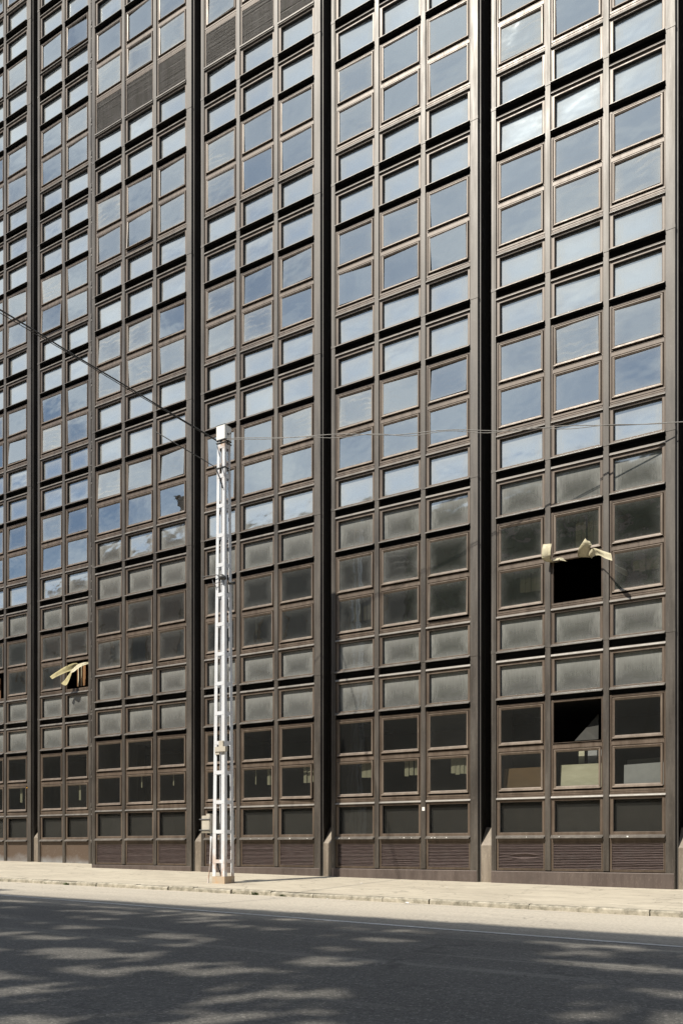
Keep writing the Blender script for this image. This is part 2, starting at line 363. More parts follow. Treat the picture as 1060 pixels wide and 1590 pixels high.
# kerbs of separate worn stones
def kerb(name, y0, y1, ztop, xa, xb, seed):
    r = random.Random(seed); m = MB(); x = xa
    while x < xb:
        l = r.uniform(.55, 1.15); g = r.choice((.004, .008, .03)); e = x+l-g
        dy = r.uniform(-.018, .018); dz = r.uniform(-.012, .004)
        zt = ztop(x)+dz; zt2 = ztop(e)+dz+r.uniform(-.006, .006); zb = rz(x)-.2
        n = 5; c = .022
        front = [y0+dy+r.uniform(-.012, .012) for _ in range(n+1)]
        for i in range(n):
            u0 = i/n; u1 = (i+1)/n; xx0 = x+(e-x)*u0; xx1 = x+(e-x)*u1
            za = zt+(zt2-zt)*u0+r.uniform(-.002, .002); zc = zt+(zt2-zt)*u1
            f0, f1 = front[i], front[i+1]
            m.quad((xx0,f0,zb), (xx1,f1,zb), (xx1,f1,zc-c), (xx0,f0,za-c))
            m.quad((xx0,f0,za-c), (xx1,f1,zc-c), (xx1,f1+c*1.3,zc), (xx0,f0+c*1.3,za))
            m.quad((xx0,f0+c*1.3,za), (xx1,f1+c*1.3,zc), (xx1,y1,zc), (xx0,y1,za))
        m.quad((x,y1,zb), (x,front[0],zb), (x,front[0],zt-c), (x,y1,zt)); m.quad((e,front[-1],zb), (e,y1,zb), (e,y1,zt2), (e,front[-1],zt2-c))
        x += l
    return kind(m.build(name, M_KERB), 'structure')
kerb('kerb', YK-.13, YK+.012, lambda x: pz(x, YK)+.006, -60, 30, 3)
kerb('opposite_kerb', -16.42, -16.18, lambda x: rz(x)+.137, -60, 30, 4)
m = MB()
LN = [(-60, -4.2), (-11.68, -6.19), (-3.77, -6.68), (-1.53, -6.77), (30, -8.1)]
for (xa, ya), (xb, yb) in zip(LN, LN[1:]): m.quad((xa,ya-.055,rz(xa)+.004), (xb,yb-.055,rz(xb)+.004), (xb,yb+.055,rz(xb)+.004), (xa,ya+.055,rz(xa)+.004))
kind(m.build('road_line', M_LINE), 'structure')

# ------------------------------------------------------------------ the office block
BLD = empty('office_building', (0, 0, 0))
tag(BLD, 'tall dark bronze office block covered in a grid of windows and dusty glass panels', 'building')
L0 = 4.155; P = 3.3
SET = 1.246                       # the far left section stands back
LA = [L0+P*i for i in range(-1, 5)]            # storey lines, LA[0] = L0-3.3
TOPZ = 27.2
# bays: key, left x, setback
BAYS = [('G', -2.552, 0), ('F', -6.002, 0), ('E', -9.452, 0), ('D', -12.905, 0), ('C', -16.372, 0), ('B', -19.905, SET), ('A', -23.38, SET)]
BW = 3.19; COLX = [.10, 1.115, 2.13]; MW = .905
def rows(key):
    """modules of one column, bottom to top: ('R', lip bottom, mould bottom, mould top, fascia top, glass z0, z1) / ('O', z0, z1, g0, g1) / ('L', z0, z1)"""
    out = []
    back = key in 'AB'
    def low_r(L, tag_): out.append(('R', L-.851, L-.165, L-.114, L, L-.768, L-.225, tag_))
    def up_o(L, tag_): out.append(('O', L-1.70, L-.851, L-1.612, L-1.02, tag_))
    def lo_o(L, tag_): out.append(('O', L-2.611, L-1.70, L-2.44, L-1.841, tag_))
    def up_r(L, tag_): out.append(('R', L-3.30, L-2.656, L-2.611, L-2.611, L-3.215, L-2.70, tag_))
    # ground storey
    L = L0
    out.append(('R', L-3.355, L-2.656, L-2.611, L-2.611, L-3.245, L-2.70, 'g'))
    lo_o(L, '0l'); up_o(L, '0u'); low_r(L, '0r')
    for k in range(1, 5):
        L = L0+P*k; up_r(L, '%dr' % k); lo_o(L, '%dl' % k); up_o(L, '%du' % k); low_r(L, '%ds' % k)
    L4 = L0+P*4
    if back:
        out.append(('R', L4, L4+.660, L4+.711, L4+.825, L4+.083, L4+.600, '5x'))
        b = L4+.825; L5 = b+3.3
        up_r(L5, '5r'); lo_o(L5, '5l'); up_o(L5, '5u'); low_r(L5, '5s')
        L6 = L5+2.4
        out.append(('R', L5, L5+.644, L5+.689, L5+.689, L5+.085, L5+.60, '6r')); out.append(('O', L5+.689, L6-.851, L5+.80, L6-1.0, '6o')); low_r(L6, '6s')
    else:
        out.append(('R', L4, L4+.644, L4+.689, L4+.689, L4+.085, L4+.60, '5r'))
        out.append(('L', L4+.689, L4+1.514)); L5 = L4+4.125
        lo_o(L5, '5l'); up_o(L5, '5u'); low_r(L5, '5s'); L6 = L5+P
        up_r(L6, '6r'); lo_o(L6, '6l'); up_o(L6, '6u'); low_r(L6, '6s')
    L7 = L6+P
    if L7 < TOPZ+1.2: up_r(L7, '7r'); lo_o(L7, '7l'); up_o(L7, '7u'); low_r(L7, '7s')
    return out

def frame_o(h, g0, g1):      # fixed frame, local z from module bottom
    m = MB(); w = MW; a0 = g0-.086; a1 = g1+.053; e = .033
    if h < .87:
        m.quad((0,.085,h-.10), (w,.085,h-.10), (w,.085,h), (0,.085,h), 1); h -= .078  # recess head painted near-black to read as shade
    m.ring([(0,w,0,h,-.085), (0,w,0,h,0), (.012,w-.012,.014,h-.012,0), (.0135,w-.0135,.0155,h-.0135,-.009), (.0175,w-.0175,.0195,h-.0175,-.009), (.019,w-.019,.021,h-.019,0),
            (e-.009,w-e+.009,a0-.009,a1+.009,0), (e,w-e,a0,a1,-.006), (e,w-e,a0,a1,-.05)])
    if g0 > .13:   # deeper rail below the sash with a groove
        m.prof_x(.003, w-.003, [(-.01, .050), (.006, .050), (.006, .082), (-.01, .082)])
    return m
def sash_o(g0, g1):
    m = MB(); w = MW; e = .045; a0 = g0-.055; a1 = g1+.043
    m.ring([(e,w-e,a0,a1,-.03), (e,w-e,a0,a1,.010), (e+.004,w-e-.004,a0+.004,a1-.004,.014), (e+.016,w-e-.016,a0+.016,a1-.016,.014), (e+.018,w-e-.018,a0+.018,a1-.018,.007),
            (e+.034,w-e-.034,a0+.036,a1-.032,.004), (e+.038,w-e-.038,a0+.053,a1-.046,-.008), (e+.040,w-e-.040,a0+.055,a1-.049,-.016)])
    m.prof_x(e-.004, w-e+.004, [(.0, a0+.026), (.014, a0+.022), (.031, a0+.004), (.032, a0-.002), (.028, a0-.004), (.0, a0-.004)], inset=.005)
    return m
def frame_r(zt0, m0, g0, g1, top):   # local z from lip bottom
    m = MB(); w = MW; zb = .03; e = .055
    m.ring([(0,w,zb,m0,-.04), (0,w,zb,m0,0), (.010,w-.010,zb+.008,m0-.006,0), (.0115,w-.0115,zb+.009,m0-.007,-.007), (.0145,w-.0145,zb+.012,m0-.009,-.007), (.016,w-.016,zb+.013,m0-.010,0),
            (e-.004,w-e+.004,g0-.010,g1+.006,0), (e+.003,w-e-.003,g0-.004,g1+.002,-.010), (e+.006,w-e-.006,g0,g1,-.014)])
    m.ring([(e+.006,w-e-.006,g0,g1,-.014), (e+.008,w-e-.008,g0,g1,-.062), (e+.008,w-e-.008,g0,g1,-.072)], 1)  # reveal faces near-black: gasket colour with jamb shade painted in
    if top > zt0+.01: m.quad((0,.085,zt0), (w,.085,zt0), (w,.085,top), (0,.085,top), 1)  # back of the recess painted near-black as shade
    if False: m.ring([(0,w,zt0,top,-.04), (0,w,zt0,top,-.002), (.01,w-.01,zt0+.008,top-.01,-.002), (.012,w-.012,zt0+.01,top-.012,-.006), (w/2-.01,w/2+.01,(zt0+top)/2-.003,(zt0+top)/2+.003,-.006)])
    return m
def sill_r(g0):
    m = MB(); w = MW
    m.prof_x(-.004, w+.004, [(-.06, .056), (.003, .056), (.016, .050), (.075, .012), (.076, .001), (.073, .0), (.071, .008), (.016, .042), (-.06, .042)], inset=.010)
    m.quad((.006,.06,.030), (w-.006,.06,.030), (w-.006,-.045,.022), (.006,-.045,.022), 1); m.quad((.008,-.045,.001), (w-.008,-.045,.001), (w-.008,-.045,.022), (.008,-.045,.022), 1)  # soffit quads carry the sill's underside shade as near-black colour
    return m
def mould_r(m0, m1):
    m = MB(); w = MW; h = m1-m0
    m.prof_x(-.003, w+.003, [(-.09, m1-.001), (.003, m1-.001), (.018, m1-h*.22), (.031, m0+.010), (.032, m0+.002), (.028, m0), (-.09, m0)], inset=.0)
    return m
def pane(x0, x1, z0, z1, d, rnd, dust, tx_=0, tz_=0):
    m = MB(); cx = (x0+x1)/2; cz = (z0+z1)/2
    def q(x, z): return (x, -d+(x-cx)*tx_+(z-cz)*tz_, z)
    m.quad(q(x0,z0), q(x1,z0), q(x1,z1), q(x0,z1)); m.uv[0] = [(0,0), (1.2,0), (1.2,1), (0,1)] if False else [(0,0),(1,0),(1,1),(0,1)]; m.at[0] = rnd; m.dust = {0: dust}
    return m
# special windows ((bay, col, tag))
OPEN = {('F', 1, '1l'), ('B', 1, '1l'), ('A', 1, '1l'), ('F', 1, '0u')}       # sash gone
AJAR = {('E', 2, '1l'): ('x', -2.0), ('D', 2, '0l'): ('y', 2.4), ('C', 1, '4l'): ('x', 3.0), ('B', 0, '4l'): ('x', 3.0), ('C', 0, '0u'): ('y', -1.6), ('A', 2, '0l'): ('y', 1.0), ('E', 2, '3l'): ('y', 1.2), ('D', 0, '2l'): ('x', 1.5)}
def ajar_rot(key, g0, g1):
    if key not in AJAR: return None
    ax, deg = AJAR[key]; a = radians(deg)
    if ax == 'x':      # tips out at the foot, hinged at the head
        zt = g1+.05
        return lambda p: (p[0], p[1]*cos(a)+(p[2]-zt)*sin(abs(a)) , zt+(p[2]-zt)*cos(a)-p[1]*sin(a))
    x0 = .04
    return lambda p: (x0+(p[0]-x0)*cos(a), p[1]-(p[0]-x0)*sin(a), p[2]-(p[0]-x0)*sin(a)*.25)
def cam_px(x, y, z):
    n = y+CY; Z = n*cos(TH)-x*sin(TH); X = x*cos(TH)+n*sin(TH)
    return 530+FPX*X/Z, YH-FPX*(z-CZ)/Z, Z
MODS = []
for key, bx, by in BAYS:
    for ci, cx in enumerate(COLX):
        for md in rows(key):
            x = bx+cx; zc = (md[1]+(md[4] if md[0] == 'R' else md[2]))/2
            px, py, Z = cam_px(x+MW/2, by, zc)
            x0p = cam_px(x, by, zc)[0]; x1p = cam_px(x+MW, by, zc)[0]; hh = (md[4] if md[0] == 'R' else md[2])-md[1]
            vis = 8 < px < 1058 and 10 < py < 1400
            if key == 'B' and ci == 2: vis = False
            area = (x1p-x0p)*hh*FPX/Z if vis else 0
            MODS.append((area, key, ci, x, by, md))
oo = sorted([m_ for m_ in MODS if m_[5][0] == 'O'], key=lambda t: -t[0]); rr = sorted([m_ for m_ in MODS if m_[5][0] == 'R'], key=lambda t: -t[0])
IND = set(id(m_) for m_ in oo[:100])|set(id(m_) for m_ in rr[:100])
cache = {}
def cm(key, fn, mats):
    if key not in cache: cache[key] = fn().mesh(key[0], mats)
    return cache[key]
stuffO = MB(); stuffR = MB(); stuffO.dust = {}; stuffR.dust = {}
def merge(dst, src, off, mat, rot=None):
    nf = len(dst.f); dst.add(src, off, {0: mat, 1: 3}, rot)
    if hasattr(src, 'dust'):
        for k_, v_ in src.dust.items(): dst.dust[nf+k_] = v_
rp = random.Random(5)
for mm in MODS:
    area, key, ci, x, by, md = mm; ind = id(mm) in IND; tg = md[-1]
    if md[0] == 'O':
        z0, z1, g0, g1 = md[1]+0, md[2], md[3]-md[1], md[4]-md[1]; h = z1-z0; h = round(h, 4); g0 = round(g0, 4); g1 = round(g1, 4)
        sk = (key, ci, tg)
        rnd = rp.random(); dust = rp.random()**2.2
        low = z0 < 5.7 and z0 > 4.5 or (z0 < 1.9)
        tl_ = 1.0 if z0 > 9 else .35; tzz = radians(rp.gauss(0, 1.4*tl_)); txx = radians(rp.gauss(0, 1.1*tl_))
        if z0 < L0: dust *= .25
        elif z0 < 9: dust = .02+.34*dust
        if 9 < z0 : dust = .12+.88*dust
        if (key, ci, tg) in (('E',1,'3r'),): pass
        e = .037+.048
        pn = pane(e-.003, MW-e+.003, g0-.003, g1+.003, -.010, rnd, dust, txx, tzz)
        rot = ajar_rot(sk, g0, g1)
        if ind:
            w = link('window', cm(('window', h, g0, g1), lambda: frame_o(h, g0, g1), [M_FRAME, M_GAP_SHADE]), BLD, (x, by, z0))
            if sk in OPEN: w['label'] = 'open window with its sash missing'
            else:
                if rot:
                    sm = MB(); sm.add(sash_o(g0, g1), (0,0,0), None, rot); sm.build('sash', M_SASH, w); pm = MB(); pm.add(pn, (0,0,0), None, rot); pm.dust = pn.dust; pm.build('pane', M_CLEAR2 if tg[0] == '0' else M_CLEAR, w)
                    w['label'] = 'window with its sash standing ajar'
                else:
                    link('sash', cm(('sash', g0, g1), lambda: sash_o(g0, g1), [M_SASH]), w); pn.build('pane', M_CLEAR2 if tg[0] == '0' else M_CLEAR, w)
        else:
            merge(stuffO, frame_o(h, g0, g1), (x, by, z0), 0)
            if sk not in OPEN:
                merge(stuffO, sash_o(g0, g1), (x, by, z0), 1, rot); merge(stuffO, pn, (x, by, z0), 4 if tg[0] == '0' else 2, rot)
    elif md[0] == 'R':
        zb, m0, m1, top, g0, g1 = md[1], md[2]-md[1], md[3]-md[1], md[4]-md[1], md[5]-md[1], md[6]-md[1]
        m0, m1, top, g0, g1 = [round(q, 4) for q in (m0, m1, top, g0, g1)]
        rnd = rp.random(); dust = .05+.35*rp.random()
        if tg in ('1r', '0r'): dust = .75+.25*rp.random() if tg == '0r' else .25+.4*rp.random()
        if tg == '1s': dust = .35+.35*rp.random()
        if tg == 'g': dust = .3*rp.random()
        tl_ = .7 if zb > 9 else .25; tzz = radians(rp.gauss(0, tl_)); txx = radians(rp.gauss(0, tl_))
        pn = pane(.058, MW-.058, g0-.004, g1+.004, -.060, rnd, dust, txx, tzz)
        if ind:
            w = link('spandrel_panel', cm(('spandrel_panel', m0, m1, top, g0, g1), lambda: frame_r(m1, m0, g0, g1, top), [M_FRAME, M_GAP_SHADE]), BLD, (x, by, zb))
            link('sill', cm(('sill',), lambda: sill_r(g0), [M_LIP, M_GAP_SHADE]), w); link('moulding', cm(('moulding', m0, m1), lambda: mould_r(m0, m1), [M_LIP]), w)
            pn.build('pane', M_CLEAR2 if tg == 'g' else M_SPAN, w)
        else:
            merge(stuffR, frame_r(m1, m0, g0, g1, top), (x, by, zb), 0); merge(stuffR, sill_r(g0), (x, by, zb), 1); merge(stuffR, mould_r(m0, m1), (x, by, zb), 1); merge(stuffR, pn, (x, by, zb), 4 if tg == 'g' else 2)
kind(stuffO.build('window', [M_FRAME, M_SASH, M_CLEAR, M_GAP_SHADE, M_CLEAR2], BLD), 'stuff'); kind(stuffR.build('spandrel_panel', [M_FRAME, M_LIP, M_SPAN, M_GAP_SHADE, M_CLEAR2], BLD), 'stuff')

# louvred vent panels
def louver(h, n, bent=None, seed=1):
    r = random.Random(seed); fr = MB(); w = MW; e = .034
    fr.ring([(0,w,0,h,-.04), (0,w,0,h,0), (.012,w-.012,.012,h-.012,0), (.014,w-.014,.014,h-.014,-.008), (.018,w-.018,.018,h-.018,-.008), (.02,w-.02,.02,h-.02,0), (e,w-e,e,h-e,0), (e,w-e,e,h-e,-.05)])
    sl = MB(); st = (h-2*e)/n; nx = 8
    for i in range(n):
        z = e+st*i; off = [0]*(nx+1); dd_ = [0]*(nx+1)
        if bent and i in bent:
            for k in range(nx+1): off[k] = bent[i]*sin(pi*min(1, max(0, (k/nx-.15)/.85)))**1.5; dd_[k] = abs(off[k])*.4
        wob_ = [r.gauss(0, .0015) for _ in range(nx+1)]; tl = r.gauss(0, .003)
        for k in range(nx):
            a = e+(w-2*e)*k/nx; b = e+(w-2*e)*(k+1)/nx
            def pr(x, q): zz = z+off[q]+wob_[q]; d = -dd_[q]; return [(x, .040+d, zz+st*.98), (x, .004+d+tl, zz+st*.42), (x, .004+d+tl, zz+st*.30), (x, .030+d, zz+st*.26)]
            A, B = pr(a, k), pr(b, k+1)
            for j in range(3): sl.quad(A[j+1], B[j+1], B[j], A[j])
    sl.box(e, w-e, .045, .05, e, h-e)
    return fr, sl
vi = 0
for key, bx, by in BAYS:
    if key in 'AB':
        for ci, cx in enumerate(COLX):
            if key == 'B' and ci == 2: continue
            m = MB(); x = bx+cx; zt = L0-3.36; zb = pz(x, by)-.05; h = zt-zb
            m.ring([(0,MW,0,h,-.04), (0,MW,0,h,-.004), (.02,MW-.02,.03,h-.02,-.004), (.023,MW-.023,.033,h-.023,-.012)]); m.quad((.023,.012,.033), (MW-.023,.012,.033), (MW-.023,.012,h-.023), (.023,.012,h-.023))
            m.build('base_panel', M_BASE, BLD, (x, by, zb))
        continue
    for ci, cx in enumerate(COLX):
        x = bx+cx; z0 = L0-3.925; h = .515
        bent = {8: .035, 7: -.03, 6: -.018, 5: -.008} if (key, ci) == ('F', 0) else ({3: -.012, 4: -.006} if (key, ci) == ('E', 1) else None)
        fr, sl = louver(h, 16, bent, vi); o = fr.build('louver_panel', M_FRAME, BLD, (x, by, z0)); sl.build('louver_slats', M_LOUV, o)
        if bent and key == 'F': o['label'] = 'vent panel with bent slats'
        m = MB(); m.prof_x(0, MW, [(-.04, 0), (0, 0), (0, .05), (-.04, .05)]); m.build('panel_rail', M_FRAME, BLD, (x, by, z0+h+.003)); vi += 1
        # the high louvred storey
        z0 = L0+P*4+.689; fr, sl = louver(.80, 26, None, vi+50); m = MB(); m.add(fr); mm_ = sl
        o = fr.build('louver_panel', M_FRAME, BLD, (x, by, z0+.02)); sl.build('louver_slats', M_HILOUV, o)
        m = MB(); m.prof_x(0, MW, [(-.01, .05), (.01, .05), (.045, .03), (.045, .0), (-.01, .0)]); m.build('ledge', M_LIP, BLD, (x, by, z0-.02))
# mullions, piers, returns, plinths
def joints(m, x0, x1, yf, key):
    for k in range(0, 8):
        z = L0+P*k+.015+(.825 if k > 4 else 0)-( .9 if (key in 'AB' and k > 5) else 0)
        m.bbox(x0-.003, x1+.003, yf-.005, yf+.03, z, z+.055, .003)
for key, bx, by in BAYS:
    zb = .235 if key not in 'AB' else pz(bx+1.5, by)-.05
    for nm, a, b, dpt in (('mullion', COLX[0]+MW+.001, COLX[1]-.010, .024), ('mullion', COLX[1]+MW+.001, COLX[2]-.010, .024), ('pier', 0, COLX[0]-.010, .022), ('pier', COLX[2]+MW+.001, BW, .024)):
        if key == 'B' and nm == 'pier' and a > 1: continue
        m = MB(); x0 = bx+a; x1 = bx+b; zlo = zb if nm == 'mullion' else pz(x0, by)-.08
        m.bbox(x0, x1, by-dpt, by+.06, zlo, TOPZ, .005)
        if nm == 'pier' and a == 0: m.box(x0+.052, x0+.058, by-dpt-.006, by+.0, zlo+.3, TOPZ)       # seam rib
        if nm == 'pier' and a > 1: tm = MB(); tm.box(x1, x1+.036, by+.03, by+.075, zlo, TOPZ); tm.build('pier_trim', M_WALLD, BLD)
        joints(m, x0, x1, by-dpt, key); m.build(nm, M_MULL, BLD)
    if key not in 'AB':
        m = MB(); m.prof_x(bx+.002, bx+BW-.02, [(-.05, -.3), (.030, -.3), (.030, .205), (.026, .212), (-.05, .226)]); m.build('plinth', M_PLINTH, BLD)
    # side returns of the bay into the dark slots
    m = MB()
    for q in range(3): m.box(bx+BW-.03, bx+BW-.012+q*.0015, by+.062+q*.28, by+.062+q*.28+.265, -.5, TOPZ)
    m.box(bx+.012, bx+.03, by+.062, by+.95, -.5, TOPZ)
    m.box(bx-.28, bx+.03, by+.95, by+1.0, -.5, TOPZ); m.build('slot_wall', M_WALLD, BLD)
    # sloping stub at the foot of each slot
    if key == 'C': continue
    m = MB(); x0 = bx-.225; x1 = bx-.004; g = pz(bx, by)-.1; yf = by+.035; top = pz(bx, by)+.68
    m.v += [(x0,yf,g),(x1,yf,g),(x1,yf,top),(x0,yf,top),(x0,yf+.26,top+.34),(x1,yf+.26,top+.34),(x1,by+.9,top+.36),(x0,by+.9,top+.36),(x0,by+.9,g),(x1,by+.9,g)]
    for f_ in ((0,1,2,3),(3,2,5,4),(4,5,6,7),(0,3,4,7,8),(1,9,6,5,2)): m.f.append(f_); m.m.append(0)
    m.build('slot_stub', M_STUB, BLD)
# body behind the panels: floors, back walls, roof, side wall
m = MB()
m.box(-16.38, .64, 3.2, 9, -.6, TOPZ); m.box(-23.4, -16.40, 3.6, 9, -.6, TOPZ)
for key, bx, by in BAYS:
    for k in range(-1, 8):
        z = L0+P*k+(.825 if k > 4 else 0)
        if z < 0: continue
        if key in 'AB' and k > 5: z -= .9
        m.box(bx+.04, bx+BW-.04, by+.10, by+3.3, z-.85, z+.62)
    m.box(bx+.03, bx+BW-.03, by+.07, by+3.4, -.6, .88)
m.build('floors', M_DARK, BLD)
m = MB(); m.box(-23.6, .8, -.06, 9.2, TOPZ, TOPZ+.5); m.build('roof', M_MULL, BLD)
for xa_, xb_, ya_ in ((.645, .70, .02), (-23.46, -23.41, SET)): m = MB(); m.box(xa_, xb_, ya_, 9, -.6, TOPZ); m.build('side_wall', M_WALLD, BLD)
# thin rail with clips on the corner between the two sections
m = MB(); xr = -16.385; m.bbox(xr-.022, xr-.002, -.012, .03, pz(xr, 0)-.02, TOPZ, .003)
for i in range(34): m.box(xr-.034, xr+.0, -.022, -.0, .75+.8*i, .80+.8*i); m.box(xr-.030, xr-.012, -.028, -.018, .83+.8*i, .93+.8*i)
m.build('corner_rail', M_LIP, BLD)
m = MB(); m.box(-7.40, -7.345, -.0275, -.0225, 1.34, 1.41); m.build('sticker', M_WHITE, BLD)
# ledge bits of flaking sealant at the lowest sills
r_ = random.Random(9)
for key, bx, by in BAYS[:4]:
    m = MB()
    for ci, cx in enumerate(COLX):
        for q in range(r_.randint(1, 3)):
            a = bx+cx+r_.uniform(.05, .8); m.box(a, a+r_.uniform(.008, .03), by-.081, by-.075, L0-3.345+r_.uniform(0, .012), L0-3.33+r_.uniform(.0, .01))
    m.build('flaked_sealant', M_WHITE, BLD)

# ------------------------------------------------------------------ lattice pole
PX0, PX1 = -10.475, -10.185; PY0, PY1 = -2.52, -2.235; PZ = -.06
POLE = empty('lattice_pole', ((PX0+PX1)/2, (PY0+PY1)/2, PZ)); tag(POLE, 'tall white steel lattice pole standing near the kerb with a small box on its left', 'pole')
H = 8.22
def pole_pt(cx, cy, z):     # corner signs -> point at height z (absolute)
    f_ = (z-PZ)/H; hx = (PX1-PX0)/2*(1-f_)+.088*f_; hy = (PY1-PY0)/2*(1-f_)+.085*f_
    mx_ = (PX0+PX1)/2*(1-f_)+(-10.297)*f_; my = (PY0+PY1)/2*(1-f_)+(-2.40)*f_
    return mx_+cx*hx-POLE.location[0], my+cy*hy-POLE.location[1], z-PZ
for sx_ in (-1, 1):
    for sy in (-1, 1):
        m = MB(); wl = .078; th_ = .009; pl = []
        for z in (PZ, PZ+H):
            x, y, zz = pole_pt(sx_, sy, z); w_ = wl if z < 1 else .062
            pl.append([(x,y,zz), (x-sx_*w_,y,zz), (x-sx_*w_,y-sy*th_,zz), (x-sx_*th_,y-sy*th_,zz), (x-sx_*th_,y-sy*w_,zz), (x,y-sy*w_,zz)])
        n = len(m.v); m.v += pl[0]+pl[1]
        for i in range(6): j = (i+1) % 6; m.f.append((n+i, n+j, n+6+j, n+6+i)); m.m.append(0)
        m.f.append(tuple(range(n+6, n+12))); m.m.append(0); m.build('leg', M_POLE, POLE)
nb = 15
for i in range(nb):
    z = PZ+.41+.5465*i; hb = .066 if i < 13 else .075
    if z > PZ+H: break
    m = MB()
    for (a, b) in (((-1,-1),(1,-1)), ((1,-1),(1,1)), ((1,1),(-1,1)), ((-1,1),(-1,-1))):
        A = pole_pt(*a, z); B = pole_pt(*b, z); ins = .006; d = Vector((B[0]-A[0], B[1]-A[1], 0)).normalized(); nrm = Vector((d.y, -d.x, 0))
        A = Vector(A)+d*.02+nrm*.003; B = Vector(B)-d*.02+nrm*.003; up = Vector((0,0,hb)); bk = -nrm*.008
        c8 = [A, B, B+bk, A+bk]; n = len(m.v); m.v += [tuple(p) for p in c8]+[tuple(p+up) for p in c8]
        for q in ((0,1,5,4),(1,2,6,5),(2,3,7,6),(3,0,4,7),(4,5,6,7),(3,2,1,0)): m.f.append(tuple(n+k for k in q)); m.m.append(0)
    m.build('batten', M_POLE, POLE)
m = MB(); lx, ly = POLE.location[0], POLE.location[1]
m.box(PX0-.004-lx, PX1+.004-lx, PY0-.004-ly, PY1+.004-ly, -.05, .165); m.build('foot_block', M_RUSTCON, POLE)
m = MB(); c = (-10.297-lx, -2.40-ly); zc = 8.195-PZ
m.box(c[0]-.098, c[0]+.098, c[1]-.096, c[1]+.096, zc-.03, zc+.23); n = len(m.v)
m.v += [(c[0]-.106,c[1]-.104,zc+.23), (c[0]+.106,c[1]-.104,zc+.23), (c[0]+.106,c[1]+.104,zc+.23), (c[0]-.106,c[1]+.104,zc+.23), (c[0],c[1],zc+.27)]
for q in ((0,1,4),(1,2,4),(2,3,4),(3,0,4),(3,2,1,0)): m.f.append(tuple(n+k for k in q)); m.m.append(1)
m.build('cap', [M_WHITE, M_IRON], POLE)
m = MB()
for zz in (zc-.05, zc-.10, zc-.56): m.box(c[0]-.104, c[0]+.104, c[1]-.102, c[1]+.102, zz, zz+.014)
m.box(c[0]+.08, c[0]+.17, c[1]-.02, c[1]+.0, zc+.06, zc+.085); m.box(c[0]+.08, c[0]+.17, c[1]-.02, c[1]+.0, zc-.6, zc-.58); m.build('strap', M_IRON, POLE)
m = MB(); bx_, by_, bz = -10.425-lx, -2.48-ly, 1.05-PZ     # meter box on the left side
m.box(-10.70-lx, -10.505-lx, by_-.07, by_+.09, bz-.14, bz+.18); m.box(-10.69-lx, -10.515-lx, by_-.082, by_-.07, bz-.12, bz+.16); m.box(-10.61-lx, -10.53-lx, by_-.05, by_+.05, bz+.18, bz+.215)
bo = m.build('meter_box', M_BOX, POLE)
m = MB()
for zz in (-.09, .11): m.tube([(-10.74-lx, by_-.09, bz+zz), (-10.49-lx, by_-.09, bz+zz)], .011, 6); m.tube([(-10.72-lx, by_-.075, bz+zz), (-10.72-lx, by_+.07, bz+zz)], .009, 6)
m.build('clamp', M_IRON, bo)
m = MB(); m.tube([(-10.54-lx, by_, bz-.13), (-10.535-lx, by_, bz-.35), (-10.55-lx, by_-.005, bz-.7), (-10.60-lx, by_-.01, .05), (-10.64-lx, by_-.02, -.02)], .017, 8); m.tube([(-10.56-lx,by_,bz-.12), (-10.50-lx,by_,bz-.24), (-10.50-lx,by_,bz-.38)], .014, 8); m.build('conduit', M_POLE, POLE, smooth=True)
m = MB(); q = pole_pt(1, -1, 2.4)
m.box(q[0]-.19, q[0]+.055, q[1]-.05, q[1]+.02, 2.40-PZ, 2.49-PZ); m.box(q[0]-.11, q[0]-.01, q[1]-.035, q[1]+.01, 2.49-PZ, 2.60-PZ); m.box(q[0]-.20, q[0]-.10, q[1]-.035, q[1]+.01, 2.35-PZ, 2.46-PZ); m.build('switch_box', M_BOX, POLE)
m = MB(); q = pole_pt(0, -1, 5.62); yy = q[1]-.05
m.tube([(q[0]-.36, yy-.04, 5.66-PZ), (q[0]-.05, yy, 5.66-PZ), (q[0]+.12, yy-.02, 5.60-PZ)], .008, 6); m.tube([(q[0]-.12, yy-.01, 5.50-PZ), (q[0]+.06, yy+.02, 5.52-PZ)], .006, 6); m.tube([(q[0]-.14, yy, 5.58-PZ), (q[0]-.10, yy, 5.46-PZ)], .008, 6); m.tube([(q[0]-.34, yy-.04, 5.63-PZ), (q[0]-.34, yy-.04, 5.70-PZ)], .008, 6)
m.build('bracket_arm', M_IRON, POLE)
m = MB(); m.tube([(q[0]+.02, yy-.02, 5.63-PZ), (q[0]+.07, yy-.02, 5.60-PZ), (q[0]+.11, yy-.02, 5.585-PZ), (q[0]+.17, yy, 5.56-PZ)], [.022, .052, .055, .03], 10); m.tube([(q[0]+.16, yy+.1, 5.5-PZ), (q[0]+.22, yy+.2, 5.52-PZ)], .03, 8); m.build('insulator', M_IRON, POLE, smooth=True)
m = MB(); m.tube([(PX0+.08-lx, PY0+.02-ly, 1.72), (PX0+.06-lx, PY0+.03-ly, 1.5), (PX0+.07-lx, PY0+.05-ly, .9), (PX0+.1-lx, PY0+.04-ly, .35), (PX0+.2-lx, PY0+.03-ly, .17)], .012, 6); m.build('loose_cable', M_CABLE, POLE, smooth=True)

